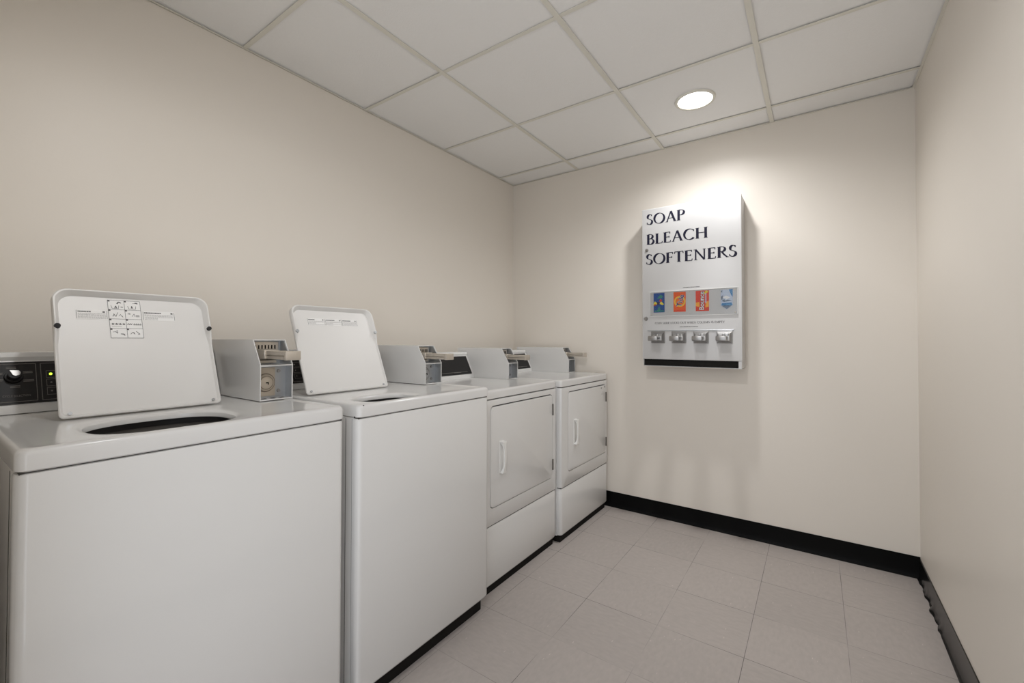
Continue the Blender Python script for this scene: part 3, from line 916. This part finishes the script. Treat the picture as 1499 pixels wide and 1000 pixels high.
# ------------------------------------------------------------------ roman lettering drawn with a broad pen
def pen_glyphs():
    G = {}
    def arc(cx, cy, rx, ry, a0, a1, n=18):
        return [(cx + rx * cos(radians(a0 + (a1 - a0) * k / n)), cy + ry * sin(radians(a0 + (a1 - a0) * k / n))) for k in range(n + 1)]
    # each glyph: advance, strokes (points, weight), serifs (x, y, halfwidth)
    G['S'] = (.52, [(arc(.27, .735, .165, .225, 38, 180, 14) + arc(.27, .735, .165, .225, 180, 228, 6)[1:] + [(.27, .51)] + arc(.25, .255, .185, .235, 48, 0, 6) + arc(.25, .255, .185, .235, 0, -142, 16)[1:], 1)], [], [(.40, .79, .40, .93), (.065, .07, .065, .24)])
    G['O'] = (.86, [(arc(.43, .485, .36, .475, 0, 360, 40), 1)], [], [])
    G['C'] = (.76, [(arc(.43, .485, .36, .475, 42, 318, 32), 1)], [], [(.69, .72, .69, .90)])
    G['A'] = (.78, [([(.10, 0), (.39, .97)], .55), ([(.385, .98), (.68, 0)], 1.15), ([(.20, .34), (.57, .34)], .8)], [(.10, 0, .09), (.68, 0, .11)], [])
    G['P'] = (.60, [([(.14, 0), (.14, .95)], 1.1), ([(.14, .945)] + arc(.29, .715, .22, .23, 90, -90, 18) + [(.14, .485)], 1)], [(.14, 0, .12), (.10, .95, .08)], [])
    G['B'] = (.62, [([(.14, 0), (.14, .95)], 1.1), ([(.14, .945)] + arc(.29, .735, .17, .21, 90, -90, 16) + [(.14, .525)], 1), ([(.14, .525)] + arc(.31, .265, .22, .25, 90, -90, 16) + [(.14, .015)], 1)], [(.10, 0, .08), (.10, .95, .08)], [])
    G['L'] = (.56, [([(.14, 0), (.14, .95)], 1.1), ([(.14, .02), (.50, .02)], .9)], [(.14, .95, .11), (.09, 0, .07)], [(.50, 0, .52, .19)])
    G['E'] = (.58, [([(.14, 0), (.14, .95)], 1.1), ([(.14, .935), (.48, .935)], .9), ([(.14, .50), (.42, .50)], .9), ([(.14, .02), (.50, .02)], .9)], [(.10, 0, .08), (.10, .95, .08)], [(.48, .78, .48, .95), (.42, .42, .42, .58), (.50, 0, .525, .18)])
    G['F'] = (.54, [([(.14, 0), (.14, .95)], 1.1), ([(.14, .935), (.48, .935)], .9), ([(.14, .50), (.42, .50)], .9)], [(.14, 0, .12), (.10, .95, .08)], [(.48, .77, .48, .95), (.42, .41, .42, .58)])
    G['H'] = (.86, [([(.16, 0), (.16, .95)], 1.1), ([(.70, 0), (.70, .95)], 1.1), ([(.16, .50), (.70, .50)], .9)], [(.16, 0, .12), (.16, .95, .12), (.70, 0, .12), (.70, .95, .12)], [])
    G['T'] = (.68, [([(.34, 0), (.34, .95)], 1.1), ([(.05, .935), (.63, .935)], .9)], [(.34, 0, .12)], [(.05, .76, .07, .95), (.63, .76, .61, .95)])
    G['N'] = (.86, [([(.15, 0), (.15, .95)], .6), ([(.14, .95), (.70, .0)], 1.15), ([(.70, 0), (.70, .95)], .6)], [(.15, 0, .10), (.10, .95, .08), (.70, .95, .10)], [])
    G['R'] = (.68, [([(.14, 0), (.14, .95)], 1.1), ([(.14, .945)] + arc(.29, .73, .20, .215, 90, -90, 16) + [(.14, .515)], 1), ([(.30, .52), (.42, .28), (.64, .0)], 1.1)], [(.14, 0, .12), (.10, .95, .08), (.66, 0, .06)], [])
    G['I'] = (.30, [([(.15, 0), (.15, .95)], 1.1)], [(.15, 0, .12), (.15, .95, .12)], [])
    G['D'] = (.78, [([(.14, 0), (.14, .95)], 1.1), ([(.14, .94)] + arc(.32, .478, .38, .462, 90, -90, 24) + [(.14, .015)], 1)], [(.10, 0, .08), (.10, .95, .08)], [])
    G['K'] = (.70, [([(.14, 0), (.14, .95)], 1.1), ([(.16, .47), (.56, .93)], .6), ([(.27, .57), (.66, 0)], 1.1)], [(.14, 0, .12), (.14, .95, .12), (.57, .95, .09), (.66, 0, .08)], [])
    G['U'] = (.80, [([(.15, .95), (.15, .30)] + arc(.40, .30, .25, .29, 180, 360, 18) + [(.65, .95)], 1)], [(.15, .95, .12), (.65, .95, .10)], [])
    G['W'] = (1.05, [([(.06, .95), (.30, 0)], 1.1), ([(.30, 0), (.52, .9)], .6), ([(.50, .95), (.74, 0)], 1.1), ([(.74, 0), (.98, .95)], .6)], [(.06, .95, .09), (.98, .95, .08)], [])
    G['M'] = (1.0, [([(.14, 0), (.18, .95)], .6), ([(.18, .95), (.50, .05)], 1.1), ([(.50, .05), (.80, .95)], .6), ([(.81, .95), (.86, 0)], 1.1)], [(.14, 0, .10), (.86, 0, .12)], [])
    G['Y'] = (.70, [([(.06, .95), (.35, .45)], 1.1), ([(.35, .45), (.62, .95)], .6), ([(.35, 0), (.35, .47)], 1.1)], [(.35, 0, .12), (.06, .95, .09), (.62, .95, .08)], [])
    G[' '] = (.34, [], [], [])
    return G
GL = pen_glyphs()

def pen_text(bm, s, width, height, mapf, thick=.175, thin=.05, d0=0.0, d1=.0005):
    adv = sum(GL[c][0] + .02 for c in s)
    k = width / adv
    x = 0
    ph = radians(22)
    lvl = [0]
    def quad(P4):
        bm.faces.new([bm.verts.new(mapf(a * k, c * height, d1 + lvl[0] * 4e-5)) for a, c in P4])
    for c in s:
        a_, strokes, serifs, ticks = GL[c]
        lvl[0] = 0
        for pts, wgt in strokes:
            lvl[0] += 1
            n = len(pts)
            L, R = [], []
            for i, (px, py) in enumerate(pts):
                p0 = pts[max(0, i - 1)]; p1 = pts[min(n - 1, i + 1)]
                if math.dist(pts[0], pts[-1]) < 1e-6 and n > 4 and i in (0, n - 1):
                    p0, p1 = pts[-2], pts[1]
                dx, dy = p1[0] - p0[0], p1[1] - p0[1]
                l = sqrt(dx * dx + dy * dy) or 1
                th = atan2(dy, dx)
                wd = (thin + (thick - thin) * abs(sin(th + ph)) ** 1.7)
                wd = max(thin, wd * wgt) / 2
                L.append((x + px - dy / l * wd, py + dx / l * wd)); R.append((x + px + dy / l * wd, py - dx / l * wd))
            for i in range(n - 1):
                quad((L[i], R[i], R[i + 1], L[i + 1]))
        for sx, sy, hw in serifs:
            lvl[0] += 1
            e = thin * .9
            y0, y1 = (sy, sy + e) if sy < .5 else (sy - e, sy)
            quad(((x + sx - hw, y0), (x + sx + hw, y0), (x + sx + hw, y1), (x + sx - hw, y1)))
        for xa, ya, xb_, yb_ in ticks:
            lvl[0] += 1
            quad(((x + xa - thin * .6, ya), (x + xa + thin * .6, ya), (x + xb_ + thin * .6, yb_), (x + xb_ - thin * .6, yb_)))
        x += a_ + .02

# ------------------------------------------------------------------ laundry-supply vending machine
def vending():
    YF = -.150
    kf = (CAM.y - YF) / (CAM.y + .115)
    X = lambda x: CAM.x + (x - CAM.x) * kf            # measured positions moved onto the front plane
    Z = lambda z: CAM.z + (z - CAM.z) * kf
    x0, x1, zb, zt = X(1.067), X(1.624), Z(.974), Z(1.959)
    t = thing('vending_machine', 'white wall-mounted soap vending machine with four coin slides on back wall', 'vending machine', ((x0 + x1) / 2, -.075, zb))
    zs0, zs1 = Z(.983), Z(1.0165)
    bm = bmesh.new()
    e = .012
    box(bm, x0 + .003, x1 - .003, -.012, -.0008, zb + .002, zt - .002)              # back sheet
    box(bm, x0 + .003, x0 + .006, YF + e, -.012, zb + .002, zt - .002)              # sides
    box(bm, x1 - .006, x1 - .003, YF + e, -.012, zb + .002, zt - .002)
    box(bm, x0 + .003, x1 - .003, YF + e, -.012, zt - .005, zt - .002)
    box(bm, x0 + .003, x1 - .003, YF + .002, -.012, zb, zb + .003)                  # floor of the delivery tray
    box(bm, X(1.605), x1 - .003, YF + .001, YF + e, zb, zs1)                        # jamb right of the tray
    cab = obj('cabinet', bm, VWHITE, t, 0)
    bm = bmesh.new()
    box(bm, x0 + .006, x1 - .018, YF + .025, YF + .028, zb + .003, zs1 + .01)
    box(bm, x0 + .006, x1 - .018, YF + .004, YF + .026, zs1 + .0005, zs1 + .002)
    box(bm, x0 + .006, X(1.605), YF + .0035, YF + .025, zb + .0031, zb + .0036)
    obj('delivery_tray', bm, SLOTD, cab, 0)
    # hinged front door
    bm = bmesh.new()
    cx, cz, w_, h_ = (x0 + x1) / 2, (zs1 + zt) / 2, x1 - x0, zt - zs1
    lp = lambda ins, y: [Vector((cx + a, y, cz + c)) for a, c in rrect(w_ - 2 * ins, h_ - 2 * ins, .003, 3)]
    loft(bm, [lp(.0, YF + e), lp(0, YF + .003), lp(.001, YF + .001), lp(.003, YF)])
    door = obj('door', bm, VWHITE, t)
    F = lambda a, c, d: Vector((a, YF - d, c))
    def rect(bm, xa, xb_, za, zb_, d0, d1, mi=0):
        prism(bm, [(xa, za), (xb_, za), (xb_, zb_), (xa, zb_)], F, d0, d1, mi)
    # big lettering
    for s, xa, xb_, zz in (('SOAP', 1.094, 1.328, 1.859), ('BLEACH', 1.094, 1.454, 1.7345), ('SOFTENERS', 1.090, 1.604, 1.608)):
        bm = bmesh.new()
        pen_text(bm, s, X(xb_) - X(xa), .0665 * kf, lambda a, c, d, xa=xa, zz=zz: Vector((X(xa) + a, YF - d, Z(zz) + c)), d1=.0006)
        obj('lettering', bm, NAVY, door, 0)
    bm = bmesh.new()
    pen_text(bm, 'COIN SLIDE LOCKS OUT WHEN COLUMN IS EMPTY', X(1.537) - X(1.146), .0125, lambda a, c, d: Vector((X(1.146) + a, YF - d, Z(1.234) + c)), thick=.16, thin=.07, d1=.0006)
    obj('small_lettering', bm, INK, door, 0)
    rr = random.Random(4)
    for (xa, xb_, zz) in ((1.292, 1.395, 1.2125), (1.312, 1.404, 1.448)):
        x = xa
        bm = bmesh.new()
        while x < xb_:
            wl = .002 + rr.random() * .004
            rect(bm, X(x), X(min(x + wl, xb_)), Z(zz), Z(zz) + .0045, 0, .0006); x += wl + .0018
        obj('fine_print', bm, INK, door, 0)
    # locks
    for (lx, lz, r) in ((1.097, 1.700, .010), (1.090, 1.269, .013)):
        bm = bmesh.new()
        c = F(X(lx), Z(lz), 0)
        cyl(bm, c, c + Vector((0, -.006, 0)), r * kf, r * .85, 20)
        cyl(bm, c + Vector((0, -.006, 0)), c + Vector((0, -.009, 0)), r * .6, r * .5, 16)
        obj('door_lock', bm, CHROME, door)
    # display window: backing, four samples, clear plate, screws
    wx0, wx1, wz0, wz1 = X(1.115), X(1.604), Z(1.281), Z(1.434)
    bm = bmesh.new()
    fw = .0022
    for (a, c, d_, e_) in ((wx0, wx1, wz0, wz0 + fw), (wx0, wx1, wz1 - fw, wz1), (wx0, wx0 + fw, wz0, wz1), (wx1 - fw, wx1, wz0, wz1)):
        rect(bm, a, c, d_, e_, 0, .0062)
    wf = obj('window_frame', bm, PLAST, door, 0)
    bm = bmesh.new(); rect(bm, wx0 + fw, wx1 - fw, wz0 + fw, wz1 - fw, .004, .0062)
    obj('clear_window', bm, CLEAR, door, 0)
    for sx in (wx0 + .010, (wx0 + wx1) / 2 - .012, wx1 - .012):
        for sz in (wz0 + .012, wz1 - .012):
            bm = bmesh.new(); cyl(bm, F(sx, sz, .005), F(sx, sz, .0085), .0038, .003, 14)
            obj('window_screw', bm, NICKEL, door)
    pz0, pz1 = Z(1.306), Z(1.4255)
    cm = lambda n, *c: mat(n, srgb(*c), .4)
    BLUE, YEL, RED, GRN = cm('card_blue', 28, 78, 150), cm('card_yellow', 228, 212, 70), cm('card_red', 196, 62, 40), cm('card_green', 60, 140, 120)
    ORG_, ORY, NVY, WHT = cm('card_orange', 236, 98, 34), cm('card_amber', 248, 176, 60), cm('card_navy', 40, 44, 110), cm('card_white', 240, 240, 240)
    RDO, DRK, LBL, MBL = cm('card_red_orange', 226, 70, 46), cm('card_dark', 60, 40, 50), cm('card_pale_blue', 196, 208, 226), cm('card_mid_blue', 60, 130, 184)
    d = .0006
    def card(mats, xa, xb_):
        bm = bmesh.new(); rect(bm, X(xa), X(xb_), pz0, pz1, d, .0016)
        return bm
    def poly(bm, pts, mi, xa, xb_, lvl):
        w0 = X(xb_) - X(xa)
        bm.faces.new([bm.verts.new(F(X(xa) + a * w0, pz0 + c * (pz1 - pz0), .0016 + lvl * .0002)) for a, c in pts]).material_index = mi
    # blue packet with a bright burst
    bm = card(0, 1.138, 1.204)
    xa, xb_ = 1.138, 1.204
    poly(bm, [(.06, .04), (.94, .04), (.94, .10), (.06, .10)], 3, xa, xb_, 1)
    poly(bm, [(.3, .72), (.62, .92), (.9, .82), (.7, .72)], 3, xa, xb_, 1)
    poly(bm, [(.0, .45), (.12, .58), (.3, .50), (.38, .44), (.22, .40), (.02, .36)], 1, xa, xb_, 2)
    poly(bm, [(.02, .36), (.1, .44), (.24, .42), (.18, .34)], 2, xa, xb_, 3)
    poly(bm, [(.56, .44), (.66, .58), (.82, .50), (.95, .40), (.78, .38)], 1, xa, xb_, 2)
    poly(bm, [(.5, .58), (.62, .70), (.8, .62), (.7, .54)], 2, xa, xb_, 3)
    poly(bm, [(.34, .08), (.44, .33), (.5, .2), (.58, .34), (.62, .1)], 3, xa, xb_, 2)
    poly(bm, [(.3, .48), (.4, .56), (.54, .5), (.48, .40), (.36, .40)], 4, xa, xb_, 3)
    o = obj('sample_packet', bm, None, door, 0, [BLUE, YEL, RED, GRN, DRK]); o['label'] = 'blue sample packet with yellow burst'
    # orange packet with a ringed target and a word running up it
    xa, xb_ = 1.257, 1.327
    bm = card(0, xa, xb_)
    w0, h0 = X(xb_) - X(xa), pz1 - pz0
    def disc(r, mi, lvl, cx_=.52, cy_=.52):
        poly(bm, [(cx_ + r * cos(2 * pi * k / 32), cy_ + r * w0 / h0 * sin(2 * pi * k / 32)) for k in range(32)], mi, xa, xb_, lvl)
    disc(.48, 1, 1); disc(.42, 2, 2); disc(.36, 3, 3)
    poly(bm, [(.06, .02), (.94, .02), (.94, .1), (.06, .08)], 4, xa, xb_, 1)
    o = obj('sample_packet', bm, None, door, 0, [ORG_, ORY, YEL, cm('card_deep_orange', 238, 120, 44), RDO]); o['label'] = 'orange sample packet with ringed target'
    ang = radians(76)
    def up_text(s, size, px, pz, ang, lvl, m_, bold=0, shear=0):
        R = Matrix(((cos(ang), -sin(ang), 0, 0), (0, 0, -1, 0), (sin(ang), cos(ang), 0, 0), (0, 0, 0, 1)))
        R.translation = F(px, pz, .0016 + lvl * .0002)
        obj('packet_lettering', text_bm(s, size, R, bold=bold, font_shear=shear), m_, door, 0)
    up_text('Tide', .040, X(xa) + w0 * .62, pz0 + h0 * .23, ang, 5, WHT, .0016)
    up_text('Tide', .040, X(xa) + w0 * .62, pz0 + h0 * .23, ang, 7, NVY, .0006)
    # red packet with a tall white word
    xa, xb_ = 1.383, 1.455
    bm = card(0, xa, xb_)
    w0 = X(xb_) - X(xa)
    poly(bm, [(.0, .25), (.3, .2), (.28, .45), (.0, .42)], 1, xa, xb_, 1)
    poly(bm, [(.72, .16), (.98, .2), (.98, .5), (.76, .42)], 1, xa, xb_, 1)
    poly(bm, [(.6, .88), (.8, 1.0), (.96, .94), (.7, .80)], 2, xa, xb_, 1)
    for k in range(9):
        poly(bm, [(.70, .38 + k * .055), (.82, .38 + k * .055), (.82, .415 + k * .055), (.70, .415 + k * .055)], 3, xa, xb_, 2)
    o = obj('sample_packet', bm, None, door, 0, [RDO, ORY, YEL, LBL]); o['label'] = 'red sample packet with white upright word'
    up_text('Bounce', .036, X(xa) + w0 * .62, pz0 + h0 * .04, pi / 2, 4, DRK, .0018)
    up_text('Bounce', .036, X(xa) + w0 * .62, pz0 + h0 * .04, pi / 2, 6, WHT, .0004)
    # pale blue shield-shaped sample
    xa, xb_ = 1.517, 1.578
    bm = bmesh.new()
    w0 = X(xb_) - X(xa)
    prism(bm, [(X(xa) + a * w0, pz0 + c * h0) for a, c in ((0, .98), (0, .22), (.5, .04), (1, .22), (1, 1.0))], F, d, .0016)
    poly(bm, [(.68, .98), (1, 1.0), (1, .62), (.86, .72)], 1, xa, xb_, 1)
    poly(bm, [(.0, .9), (.14, .98), (.12, .84)], 2, xa, xb_, 1)
    poly(bm, [(.02, .66), (.2, .72), (.14, .5), (.04, .52)], 2, xa, xb_, 1)
    poly(bm, [(.16, .62), (.46, .7), (.8, .6), (.5, .52)], 3, xa, xb_, 1)
    poly(bm, [(.06, .44), (.3, .54), (.34, .46), (.6, .5), (.94, .46), (.6, .42), (.3, .40)], 2, xa, xb_, 2)
    poly(bm, [(.04, .24), (.1, .34), (.9, .36), (.98, .24), (.5, .2)], 1, xa, xb_, 2)
    poly(bm, [(.06, .22), (.94, .22), (.5, .055)], 2, xa, xb_, 2)
    poly(bm, [(.42, .27), (.8, .29), (.8, .26), (.42, .24)], 4, xa, xb_, 3)
    o = obj('sample_packet', bm, None, door, 0, [LBL, MBL, cm('card_slate', 108, 122, 140), WHT, cm('card_sky', 110, 176, 210)]); o['label'] = 'pale blue shield-shaped sample'
    # four chrome coin slides under a rail
    bm = bmesh.new(); box(bm, X(1.100), X(1.584), YF - .004, YF, Z(1.190), Z(1.197), .0012, 1)
    obj('slide_rail', bm, GALV, door)
    for k in range(4):
        xc = X(1.164 + k * .1237)
        z0, z1 = Z(1.1165), Z(1.1885)
        hw = .041
        bm = bmesh.new()
        box(bm, xc - hw, xc + hw, YF - .006, YF, z0, z1, .002, 1)
        loft(bm, [[Vector((xc - hw + .004, YF - .006, z0 + .004)), Vector((xc + hw - .004, YF - .006, z0 + .004)), Vector((xc + hw - .004, YF - .006, z1 - .006)), Vector((xc - hw + .004, YF - .006, z1 - .006))],
                  [Vector((xc - hw * .62, YF - .034, z0 + .014)), Vector((xc + hw * .62, YF - .034, z0 + .014)), Vector((xc + hw * .62, YF - .030, z1 - .022)), Vector((xc - hw * .62, YF - .030, z1 - .022))]])
        sl = obj('coin_slide', bm, CHROME, door, 25)
        bm = bmesh.new()
        box(bm, xc - .024, xc + .024, YF - .112, YF - .02, z0 + .030, z0 + .040, .0015, 1)
        box(bm, xc - .022, xc + .022, YF - .110, YF - .02, z0 + .018, z0 + .028, .0015, 1)
        box(bm, xc - .027, xc + .027, YF - .118, YF - .104, z0 + .014, z0 + .042, .004, 2)
        obj('slide_bar', bm, CHROME, sl)
        bm = bmesh.new()
        box(bm, xc - .006, xc + .030, YF - .040, YF - .028, z0 + .016, z1 - .016, .002, 1)
        obj('slot_plate', bm, PLATE, sl)
        bm = bmesh.new()
        for q in range(5):
            yy = xc - .002 + q * .007
            box(bm, yy - .0014, yy + .0014, YF - .0412, YF - .039, z1 - .028, z1 - .015)
        obj('coin_slots', bm, DARK, sl, 0)
    return t
vending()
